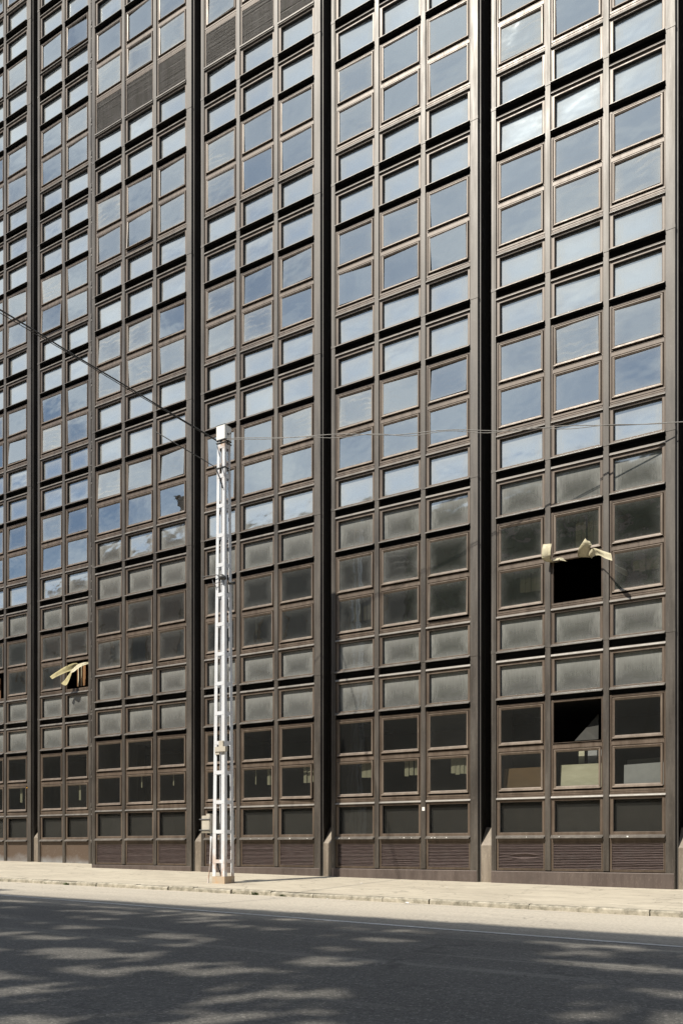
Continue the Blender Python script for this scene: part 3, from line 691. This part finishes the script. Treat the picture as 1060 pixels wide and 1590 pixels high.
# ------------------------------------------------------------------ cables
def sagline(a, b, sag, n=24, wob=0, seed=0, freq=5):
    r = random.Random(seed); ph = r.random()*6; out = []
    for i in range(n+1):
        u = i/n; p = Vector(a).lerp(Vector(b), u); p.z -= sag*4*u*(1-u); e = sin(pi*u)
        p.z += wob*e*sin(freq*2*pi*u+ph); p.y += wob*.6*e*cos(freq*2*pi*u+ph*2); out.append(tuple(p))
    return out
PT = (-10.42, -2.46, 8.19)
far_ = Vector((-10.64, -6.973, 8.40)); di = (far_-Vector(PT)); END = Vector(PT)+di*(17.2/4.51)
def cable(name, pts, r, mat, label):
    m = MB(); o0 = Vector(pts[0]); m.tube([tuple(Vector(p)-o0) for p in pts], r, 6); o = m.build(name, mat, None, tuple(o0), True); tag(o, label, 'cable'); return o
cable('overhead_cable', sagline(PT, END, .12, 40, .008, 1, 9), .0115, M_CABLE, 'thick black overhead cable coming down from upper left to the top of the white pole')
cable('overhead_cable', sagline((PT[0], PT[1], PT[2]-.015), END+Vector((0,0,.0)), .155, 40, .010, 2, 7), .006, M_CABLE, 'thinner black cable twisting under the thick one on the left of the pole')
cable('drop_cable', [(-11.15,-3.3,8.19), (-10.78,-2.9,7.93), (-10.52,-2.62,7.75), (-10.40,-2.53,7.66), (-10.30,-2.53,7.45), (-10.235,-2.51,7.24)], .008, M_CABLE, 'short black service cable drooping onto the front of the white pole below its cap')
WR = (-10.20, -2.45, 8.17)
cable('overhead_wire', sagline(WR, (-2.45, -.05, 7.50), .02, 60, .022, 3, 4), .0065, M_WIRE, 'thin grey wire running right from the pole top across the facade')
cable('overhead_wire', sagline((WR[0], WR[1]-.02, WR[2]-.03), (-2.45, -.05, 7.50), .03, 60, .025, 4, 6), .0055, M_WIRE, 'second thin grey wire twisted loosely with the one running right from the pole')

# ------------------------------------------------------------------ loose blinds blown out of two windows
def ribbon(name, rows_, label, mat=M_BLIND, group=None, th_=.003, cat='blind strip'):
    """rows_ = list of (left point, right point) along the strip"""
    m = MB(); rs = []
    n = len(rows_)
    def cat_(P, u):
        i = min(int(u), len(P)-2); t_ = u-i; p0 = Vector(P[max(i-1,0)]); p1 = Vector(P[i]); p2 = Vector(P[i+1]); p3 = Vector(P[min(i+2,len(P)-1)])
        return .5*((2*p1)+(p2-p0)*t_+(2*p0-5*p1+4*p2-p3)*t_*t_+(3*p1-p0-3*p2+p3)*t_**3)
    A = [a for a, b in rows_]; B = [b for a, b in rows_]; o0 = Vector(A[0]); K = 5*(n-1)
    for i in range(K+1):
        u = min(i/5, n-1-1e-6); a = cat_(A, u)-o0; b = cat_(B, u)-o0; rs.append((a, (a*.67+b*.33), (a*.33+b*.67), b))
    rc = random.Random(len(label)); off = Vector((.002, th_, .002)); base = []
    for r in rs:
        k1 = Vector((0, rc.gauss(0, .006), rc.gauss(0, .004)))
        for q in (1, 2): r[q].xyz = r[q]+k1*(1 if q == 1 else -1)+Vector((rc.gauss(0,.003), rc.gauss(0,.004), rc.gauss(0,.004)))
    for s_ in (0, 1):
        for r in rs:
            for p in r: m.v.append(tuple(p+off*s_))
    W4 = 4; T = len(rs)*W4
    for i in range(len(rs)-1):
        for j in range(3):
            a = i*W4+j; m.f.append((a, a+1, a+W4+1, a+W4)); m.m.append(0); m.f.append((T+a, T+a+W4, T+a+W4+1, T+a+1)); m.m.append(0)
        for j in (0, 3):
            a = i*W4+j; m.f.append((a, a+W4, T+a+W4, T+a)); m.m.append(0)
    o = m.build(name, mat, None, tuple(o0), True); tag(o, label, cat, group); return o
GB = 'blind strips blown out of broken windows'
ribbon('blind_strip', [((-4.86,.06,5.67),(-4.76,.06,5.66)), ((-4.95,-.10,5.655),(-4.83,-.09,5.64)), ((-4.99,-.20,5.69),(-4.835,-.20,5.68)), ((-4.975,-.25,5.80),(-4.82,-.25,5.79)), ((-4.965,-.22,5.93),(-4.81,-.22,5.91))], 'upright pale blind strip curling up over the mullion left of the dark opening', group=GB)
ribbon('blind_strip', [((-4.66,.04,5.70),(-4.62,.06,5.64)), ((-4.72,-.08,5.69),(-4.70,-.10,5.64)), ((-4.82,-.14,5.66),(-4.80,-.16,5.63))], 'small folded end of a pale blind at the top left corner of the dark opening', group=GB)
ribbon('blind_strip', [((-4.37,.08,5.68),(-4.20,.08,5.66)), ((-4.40,-.05,5.66),(-4.22,-.05,5.64)), ((-4.345,-.22,5.73),(-4.15,-.22,5.70)), ((-4.23,-.33,5.81),(-4.09,-.33,5.73)), ((-4.19,-.35,5.85),(-4.10,-.33,5.74))], 'tan blind strip folded upwards to a point above the dark opening', group=GB)
ribbon('blind_strip', [((-4.25,.08,5.70),(-4.20,.06,5.62)), ((-4.22,-.05,5.66),(-4.12,-.10,5.60)), ((-4.09,-.26,5.69),(-3.98,-.27,5.55)), ((-3.88,-.42,5.56),(-3.84,-.42,5.43)), ((-3.72,-.52,5.46),(-3.70,-.52,5.34))], 'broad pale blind strip streaming right across the mullion beside the dark opening', group=GB)
ribbon('blind_strip', [((-18.40,1.30,5.62),(-18.36,1.32,5.58)), ((-18.43,1.15,5.58),(-18.40,1.20,5.42)), ((-18.53,.98,5.47),(-18.46,1.0,5.33)), ((-18.70,.82,5.31),(-18.64,.84,5.21)), ((-18.83,.74,5.20),(-18.74,.75,5.13))], 'long yellowish blind strip blown left out of the set-back bay window', M_BL3, group=GB)
ribbon('blind_strip', [((-18.40,1.28,5.52),(-18.33,1.30,5.50)), ((-18.44,1.10,5.36),(-18.34,1.10,5.36)), ((-18.49,1.0,5.17),(-18.36,1.0,5.12)), ((-18.58,.97,5.08),(-18.42,.96,4.98)), ((-18.68,.95,5.07),(-18.50,.94,4.97))], 'shorter crumpled blind strip sagging over the sill of the set-back bay window', M_BL3, group=GB)
ribbon('blind_strip', [((-17.98,1.30,5.60),(-17.93,1.30,5.55)), ((-18.02,1.18,5.57),(-17.97,1.18,5.50)), ((-18.14,1.10,5.52),(-18.08,1.08,5.42)), ((-18.27,1.05,5.42),(-18.24,1.04,5.32)), ((-18.34,1.02,5.35),(-18.33,1.02,5.30))], 'bright white blind strip caught at the top right of the set-back bay window', M_BLIND, GB)

# hanging blind strips seen behind the glass: (bay, col, storey tag, [x fractions], drop, label)
BX = {k: (x, y) for k, x, y in BAYS}
def zof(tg):
    k = int(tg[0]); L = L0+P*k; return L-1.79 if tg[1] == 'l' else L-.97
M_BL2 = simple('dim_blind_cloth', (.15, .15, .105), (.20, .195, .14), 18, .85)
m = MB(); m.box(-20.35, -20.325, SET-.04, SET-.02, 2.30, 2.33); m.build('marker_tag', simple('amber_plastic', (.75, .38, .05), (.8, .42, .07), 5, .4), BLD)
M_ORNG = simple('orange_curtain_cloth', (.16, .075, .025), (.22, .11, .04), 14, .85)
HB = 'vertical blinds hanging behind the windows'
def blinds(key, ci, tg, xs, drop, label, wd=.10, mat=None, yo=.13, jag=.03):
    bx, by = BX[key]; x = bx+COLX[ci]+.085; zt = zof(tg)+.02; m = MB(); r = random.Random(hash((ci, len(label))) & 255)
    for i, u in enumerate(xs):
        a = x+u*.735; dz = r.uniform(0, jag); yy = r.uniform(-.006, .006)
        m.quad((a-x,yy,-drop-dz), (a-x+wd*.95,yy-.016,-drop-dz-.006), (a-x+wd*.95,yy-.016,.0), (a-x,yy,.0)); m.quad((a-x,yy+.003,.0), (a-x+wd*.95,yy-.013,.0), (a-x+wd*.95,yy-.013,-drop-dz-.006), (a-x,yy+.003,-drop-dz))
    o = m.build('vertical_blind', mat or M_BL2, None, (x, by+yo, zt)); tag(o, label, 'blind', HB); return o
blinds('F', 0, '1l', [.42,.56,.70,.84], .42, 'pale blind strips hanging at the right of the pane left of the dark opening', .105)
blinds('F', 2, '1l', [.36,.50,.66,.80], .37, 'four pale blind strips high in the pane right of the dark opening', .11)
blinds('F', 1, '1u', [.42,.54,.70,.84], .60, 'pale blind lying low in the pane just above the dark opening', .10)
blinds('E', 0, '0l', [.60,.76], .34, 'pair of blind strips in the leftmost lit-through pane of the bay with the sticker', .12)
blinds('E', 1, '0l', [.54,.68,.83], .34, 'three blind strips in the pane above and left of the sticker')
blinds('E', 2, '0l', [.50,.62,.74,.86], .34, 'four neat blind strips in the pane above and right of the sticker')
blinds('D', 2, '0l', [.62,.76,.87], .38, 'blind strips in the ajar pane two columns right of the pole', .095)
blinds('D', 1, '0l', [.28], .36, 'single thin blind strip in the pane just right of the pole', .04)
blinds('D', 1, '0l', [.72,.86], .38, 'two blind strips at the right of the pane just right of the pole', .09)
blinds('D', 0, '0l', [.80], .36, 'blind strips seen through the lattice of the pole', .12)
blinds('C', 2, '0l', [.38], .30, 'thin blind strip in the middle of the pane left of the pole', .05)
blinds('C', 2, '0l', [.88], .30, 'thin blind strip at the right edge of the pane left of the pole', .06)
blinds('C', 1, '0l', [.40], .30, 'thin blind strip in the middle pane of the bay left of the pole', .055)
blinds('B', 1, '0l', [.40], .44, 'single cream blind strip in the right pane of the set-back bay', .10)
blinds('A', 2, '0l', [.45], .44, 'single cream blind strip in the leftmost bay of the facade', .12)
blinds('D', 1, '1l', [.30], .42, 'faint thin blind strip in the upper dark pane right of the pole', .05)
blinds('E', 0, '1l', [.36,.50,.66,.78], .48, 'row of faint blind strips in the dark pane at the top of the pole shadow', .08)
# inside the two broken windows
o = MB(); o.box(0, .05, 0, .02, -.62, 0); o.box(.09, .16, .02, .04, -.62, 0); o.box(.22, .30, 0, .02, -.62, 0); o.box(.33, .36, -.03, -.01, -.62, 0)
q = o.build('curtain', M_ORNG, None, (-18.47, 1.36, 5.62)); tag(q, 'narrow orange curtains inside the broken window of the set-back bay', 'curtain')
o = MB(); o.box(0, .028, 0, .01, -.60, 0); o.box(.12, .135, 0, .01, -.60, -.05); q = o.build('window_slat', M_BLIND, None, (-18.40, 1.33, 5.60)); tag(q, 'pale slat leaning in front of the orange curtains in the broken window', 'slat')
o = MB(); o.box(0, .35, 0, .02, -.62, 0); q = o.build('curtain', M_ORNG, None, (-22.35, 1.60, 5.62)); tag(q, 'orange curtain in the broken window at the left edge of the photo', 'curtain')
# things leaning behind the ground storey panes of the right bay
M_WOOD = simple('brown_chipboard', (.06, .034, .010), (.085, .05, .017), 3, .8, scv=(1, 1, 5)); M_PLY = simple('pale_plywood', (.30, .295, .21), (.40, .395, .30), 2.5, .7, scv=(1, 1, 4)); M_GREYB = simple('grey_panel', (.19, .20, .205), (.24, .25, .255), 6, .7)
fx = BX['F'][0]
def board(name, x0, x1, y, z0, z1, mat, label, lean=.06, cat='board', sk=0):
    m = MB(); m.v += [(0,0,0),(x1-x0,0,0),(x1-x0,lean,z1-z0+sk),(0,lean,z1-z0),(0,.018,0),(x1-x0,.018,0),(x1-x0,lean+.018,z1-z0+sk),(0,lean+.018,z1-z0)]
    for q in ((0,1,2,3),(1,5,6,2),(5,4,7,6),(4,0,3,7),(3,2,6,7),(1,0,4,5)): m.f.append(q); m.m.append(0)
    o = m.build(name, mat, None, (x0, y, z0)); tag(o, label, cat); return o
zl = L0-2.47
board('wooden_board', fx+.16, fx+1.0, .14, zl, zl+.40, M_WOOD, 'brown wooden board behind the left pane of the rightmost bay, second row from the ground')
board('plywood_sheet', fx+1.235, fx+2.0, .12, zl, zl+.41, M_PLY, 'pale plywood sheet standing behind the middle pane of the rightmost bay', .03)
board('grey_board', fx+2.33, fx+3.05, .13, zl, zl+.36, M_GREYB, 'light grey board leaning in front of the darker olive one', .02, sk=.02)
board('grey_board', fx+2.36, fx+3.05, .22, zl, zl+.45, simple('olive_grey_panel', (.08, .078, .066), (.10, .098, .085), 6, .7), 'darker olive board standing behind the light grey one', .02, sk=.02)
board('leaning_slat', fx+1.52, fx+1.62, .25, zl+.30, zl+.66, M_PLY, 'pale leaning slat above the plywood sheet', .02, 'slat')
board('hanging_panel', fx+1.68, fx+1.84, .26, zl+.30, zl+.66, M_GREYB, 'grey hanging strip above the plywood sheet, right of the pale slat', .01, 'slat')
board('hanging_panel', fx+1.86, fx+1.98, .27, zl+.30, zl+.66, M_GREYB, 'grey hanging strip at the right end above the plywood sheet', .01, 'slat')
m = MB(); m.v += [(0,0,0),(.42,0,0),(.42,.02,.45),(.18,.03,.20),(0,.02,0.0)]; m.f += [(0,1,3),(1,2,3)]; m.m += [0,0]
o = m.build('torn_sheet', simple('shade_darkened_sheet', (.03,.03,.028), (.045,.045,.04), 6, .8), None, (fx+1.42, .35, L0-1.62)); tag(o, 'grey torn sheet slumped in the lower right of the glassless opening in the third row', 'sheet')  # pale sheet given a dark colour in place of room shade

# ------------------------------------------------------------------ small things on the pavement
def weed(x, y, s, n, label, seed):
    r = random.Random(seed); m = MB()
    for i in range(n):
        a = r.uniform(0, 2*pi); l = s*r.uniform(.4, 1); d = Vector((cos(a), sin(a), r.uniform(.5, 1.6))).normalized()*l; w = Vector((-sin(a), cos(a), 0))*s*.07; b = Vector((r.gauss(0, s*.35), r.gauss(0, s*.08), 0))
        m.quad(tuple(b-w), tuple(b+w), tuple(b+d*.6+w*1.6), tuple(b+d*.6-w*1.6)); m.tri(tuple(b+d*.6-w*1.6), tuple(b+d*.6+w*1.6), tuple(b+d-Vector((0,0,l*.1))))
    o = m.build('weed', M_LEAF, None, (x, y, rz(x) if y < YK-.1 else pz(x, y))); tag(o, label, 'weed', 'weeds growing along the kerb')
def leafm():
    m, t = newmat('weed_leaf'); n = noise(t, 40, 3, .6); c = mixc(t, ramp(t, n, [(.35, 0), (.65, 1)]), (.035, .07, .015), (.10, .14, .04)); principled(t, c, .6); return m
M_LEAF = leafm()
weed(-8.75, YK-.13, .09, 60, 'clump of small green weeds at the kerb just right of the pole', 1)
weed(-8.2, YK-.13, .06, 40, 'low strip of weeds on the kerb, furthest right', 2)
weed(-9.2, YK-.12, .05, 26, 'tiny tuft of weeds on the kerb nearest the foot of the pole', 3)
weed(-13.3, YK-.13, .08, 40, 'green weed tuft at the kerb far left', 4)
weed(-13.9, YK-.12, .05, 26, 'tiny weed tuft at the kerb, furthest left', 5)
weed(-12.5, YK-.12, .04, 22, 'small dry weed on the kerb between the left tufts and the pole', 6)
M_LIT = M_WHITE
def litter(x, y, s, label, seed):
    r = random.Random(seed); m = MB(); z = (rz(x) if y < YK-.1 else pz(x, y))+.004; P_ = []
    for i in range(7): a = 2*pi*i/7; P_.append((cos(a)*s*r.uniform(.5, 1), sin(a)*s*r.uniform(.4, .8), r.uniform(0, s*.25)))
    for i in range(7): m.tri(P_[i], P_[(i+1) % 7], (0, 0, s*.3))
    o = m.build('paper_scrap', M_LIT, None, (x, y, z)); tag(o, label, 'litter', 'scraps of litter on the pavement')
litter(-5.9, YK-.22, .07, 'white paper scrap in the gutter below the middle bay', 1)
litter(-8.0, -1.3, .03, 'small white scrap on the pavement right of the pole shadow', 2)
litter(-6.2, -1.5, .035, 'white scrap on the pavement in front of the sticker bay', 3)
litter(-7.3, YK-.19, .03, 'small white speck on the kerb below the sticker bay', 4)

# ------------------------------------------------------------------ the other side of the street (seen in the glass; shades the road)
YO = -20.1; HO = 16.4
def brick(name, a, b, s=1.0):
    m, t = newmat(name); br = N(t, 'ShaderNodeTexBrick'); br.inputs['Scale'].default_value = 3.0*s; br.inputs['Color1'].default_value = (*a, 1); br.inputs['Color2'].default_value = (*b, 1); br.inputs['Mortar'].default_value = (.35, .33, .3, 1)
    mp = N(t, 'ShaderNodeMapping'); mp.inputs['Rotation'].default_value = (pi/2, 0, 0); t.links.new(N(t, 'ShaderNodeNewGeometry').outputs['Position'], mp.inputs[0]); t.links.new(mp.outputs[0], br.inputs['Vector'])
    n = noise(t, .8, 4, .6); c = mixc(t, ramp(t, n, [(.3, 0), (.7, .5)]), br.outputs['Color'], (.12, .11, .1)); principled(t, c, .85); return m
M_PLAS = simple('stained_plaster', (.11, .10, .09), (.16, .15, .13), 1.2, .9); M_BRICK = brick('old_brick', (.20, .12, .08), (.15, .09, .065))
M_OGL = simple('dark_far_glass', (.02, .022, .025), (.04, .042, .045), 2, .7)
def opp_house(x0, x1, h, mat, label, seed, nw, storey=3.3, depth=9, y=YO):
    r = random.Random(seed); e = empty('street_house', (x0, y, 0)); tag(e, label, 'building', 'houses across the street'); w = x1-x0
    m = MB(); zb = rz(x0)-.2; m.box(0, w, -depth, 0, zb, h); m.build('wall', mat, e)
    m = MB(); m.box(-.05, w+.05, .003, .28, h-.42, h-.12); m.box(-.02, w+.02, .003, .16, h-.62, h-.45); m.build('cornice', mat, e)
    ns = int((h-1)/storey); sp = w/nw; fr = MB()
    for i in range(nw):
        for k in range(ns):
            cx = sp*(i+.5); z0 = .9+storey*k
            f = MB(); f.ring([(cx-.62,cx+.62,z0,z0+1.9,.0), (cx-.62,cx+.62,z0,z0+1.9,-.07), (cx-.5,cx+.5,z0+.12,z0+1.8,-.07), (cx-.5,cx+.5,z0+.12,z0+1.8,-.01)])
            wv = MB(); wv.v = [(p[0], -p[1]+.0, p[2]) for p in f.v]; wv.v = [(p[0], abs(p[1])+.002, p[2]) for p in f.v]; wv.f = f.f; wv.m = f.m; o = wv.build('window', M_WOOD, e)
            g = MB(); g.quad((cx+.5,.012,z0+.12), (cx-.5,.012,z0+.12), (cx-.5,.012,z0+1.8), (cx+.5,.012,z0+1.8)); g.build('pane', M_OGL, o)
    return e
h1 = opp_house(-1.9, 14, 16.2, M_BRICK, 'brick house across the street, first to the right of the added screen', 1, 5)
h2 = opp_house(-30.0, -18.3, 16.9, M_PLAS, 'plaster house across the street, just left of the added screen', 2, 4)
h3 = opp_house(-44.5, -30.05, 17.3, M_BRICK, 'brick house with two chimneys across the street', 3, 5)
h4 = opp_house(-60, -44.55, 16.2, M_PLAS, 'long plaster house furthest left across the street', 4, 5)
h6 = opp_house(-44, 6, 23.1, M_BRICK, 'added tall brick house in the back row, hiding sky behind the gaps of the added screen', 6, 12, y=-36)  # added to block sky that would be reflected through the screen's gaps
m = MB(); m.box(12.2-.05, 13.2, -1.6, -.4, 17.3, 18.9) ; m.box(12.0, 13.3, -1.7, -.3, 18.9, 19.05); m.build('chimney', M_BRICK, h3)
m = MB(); m.box(9.6, 10.6, -1.6, -.4, 17.3, 18.1); m.build('chimney', M_BRICK, h3)
h5 = opp_house(-18.25, -1.95, 7.6, M_PLAS, 'low plaster building across the street carrying the added screen', 5, 5, depth=14)
# road light patches: added unseen screen above the low building, gaps shaped to throw them (road x, y, rx, ry, openness)
PATCH = [(-10.6,-6.6,1.1,.14,.9),(-8.9,-6.5,.9,.13,.9),(-7.2,-6.55,.8,.13,.85),(-6.6,-7.1,.7,.16,.9),(-5.6,-6.5,.6,.12,.7),(-6.7,-9.4,.7,.2,.9),(-3.9,-9.9,.6,.25,.8),(-9.9,-7.4,1.3,.10,.8),(-8.0,-7.1,1.1,.13,.9),(-7.7,-7.8,.8,.12,.8),(-7.3,-8.6,.8,.15,.9),(-7.9,-9.3,.9,.2,.9),(-5.9,-7.5,1.0,.14,.8),(-5.6,-8.6,.75,.13,1),(-5.4,-9.1,.6,.12,.9),(-5.3,-9.9,1.0,.3,.9),(-4.5,-10.4,.7,.3,.8),(-4.9,-11.3,.9,.4,.8),(-4.5,-8.7,.5,.2,.55),(-4.4,-6.9,.8,.13,.9),(-4.1,-7.7,.75,.15,.9),(-3.9,-8.5,.45,.16,.8),(-3.5,-9.2,.5,.2,.9),(-3.1,-10.6,.5,.4,.8),
 (-2.3,-6.95,.9,.12,1),(-2.2,-7.6,.45,.12,.8),(-1.6,-8.15,.75,.2,.9),(-1.25,-9.1,.6,.25,.8),(-1.0,-10.0,.5,.3,.9),(-1.7,-7.25,.7,.1,.8),(-3.2,-11.9,.7,.45,.9),(-2.8,-11.1,.7,.4,.6),(-9.2,-8.3,1.0,.12,.8),(-10.9,-7.9,1.0,.13,.8),(-11.5,-7.0,1.3,.1,.8),(-6.6,-10.4,.8,.25,.8),(-6.4,-12,.9,.4,.8),(-1.9,-12.2,.6,.4,.7)]
def openness(X, Y):
    v = 0
    for px, py, rx, ry, d in PATCH:
        q = ((X-px)/(rx*1.1))**2+((Y-py)/(max(ry, .17)*1.6))**2
        v = max(v, d*(1.25-q) if q < 1.25 else 0)
    return min(v, 1)
r = random.Random(7); m = MB(); cs = .13; xa, xb, za, zb = -18.2, -2.0, 7.62, HO
nx_ = int((xb-xa)/cs); nz_ = int((zb-za)/cs); t49 = tan(radians(SUN_P)); t18 = tan(radians(SUN_AZ))
for j in range(nz_):
    i0 = None
    for i in range(nx_+1):
        X = xa+(i+.5)*cs; Z = za+(j+.5)*cs; t_ = (Z-rz(X))/t49
        solid = i < nx_ and not (j < nz_-5 and r.random() < openness(X+t_*t18, YO+t_)*.95)
        if solid and i0 is None: i0 = i
        if not solid and i0 is not None:
            a = xa+i0*cs; b = xa+i*cs; yy = r.uniform(-.05, .05); m.box(a-r.uniform(0,.03), b+r.uniform(0,.03), -.10+yy, .10+yy, za+j*cs-.004*r.random(), za+(j+1)*cs+.004*r.random()); i0 = None
        if solid and r.random() < .35 and openness(X+t_*t18, YO+t_) == 0:
            n = len(m.v); s_ = r.uniform(.06, .12); yy = r.uniform(.12, .22); X = xa+(i+r.random())*cs; Z = min(za+(j+r.random())*cs, HO-.1)
            m.quad((X-s_,yy,Z), (X,yy+.03,Z-s_), (X+s_,yy,Z), (X,yy-.03,Z+s_))
M_SCREEN = simple('added_screen_green', (.018, .032, .010), (.05, .075, .02), 14, .6)
SUN_SCREEN = m.build('added_sun_screen', M_SCREEN, None, (0, YO-.3, 0)); tag(SUN_SCREEN, 'added leafy screen above the low building opposite, with gaps that shape sun patches on the road', 'screen')  # added out of view to shape the sun falling on the road
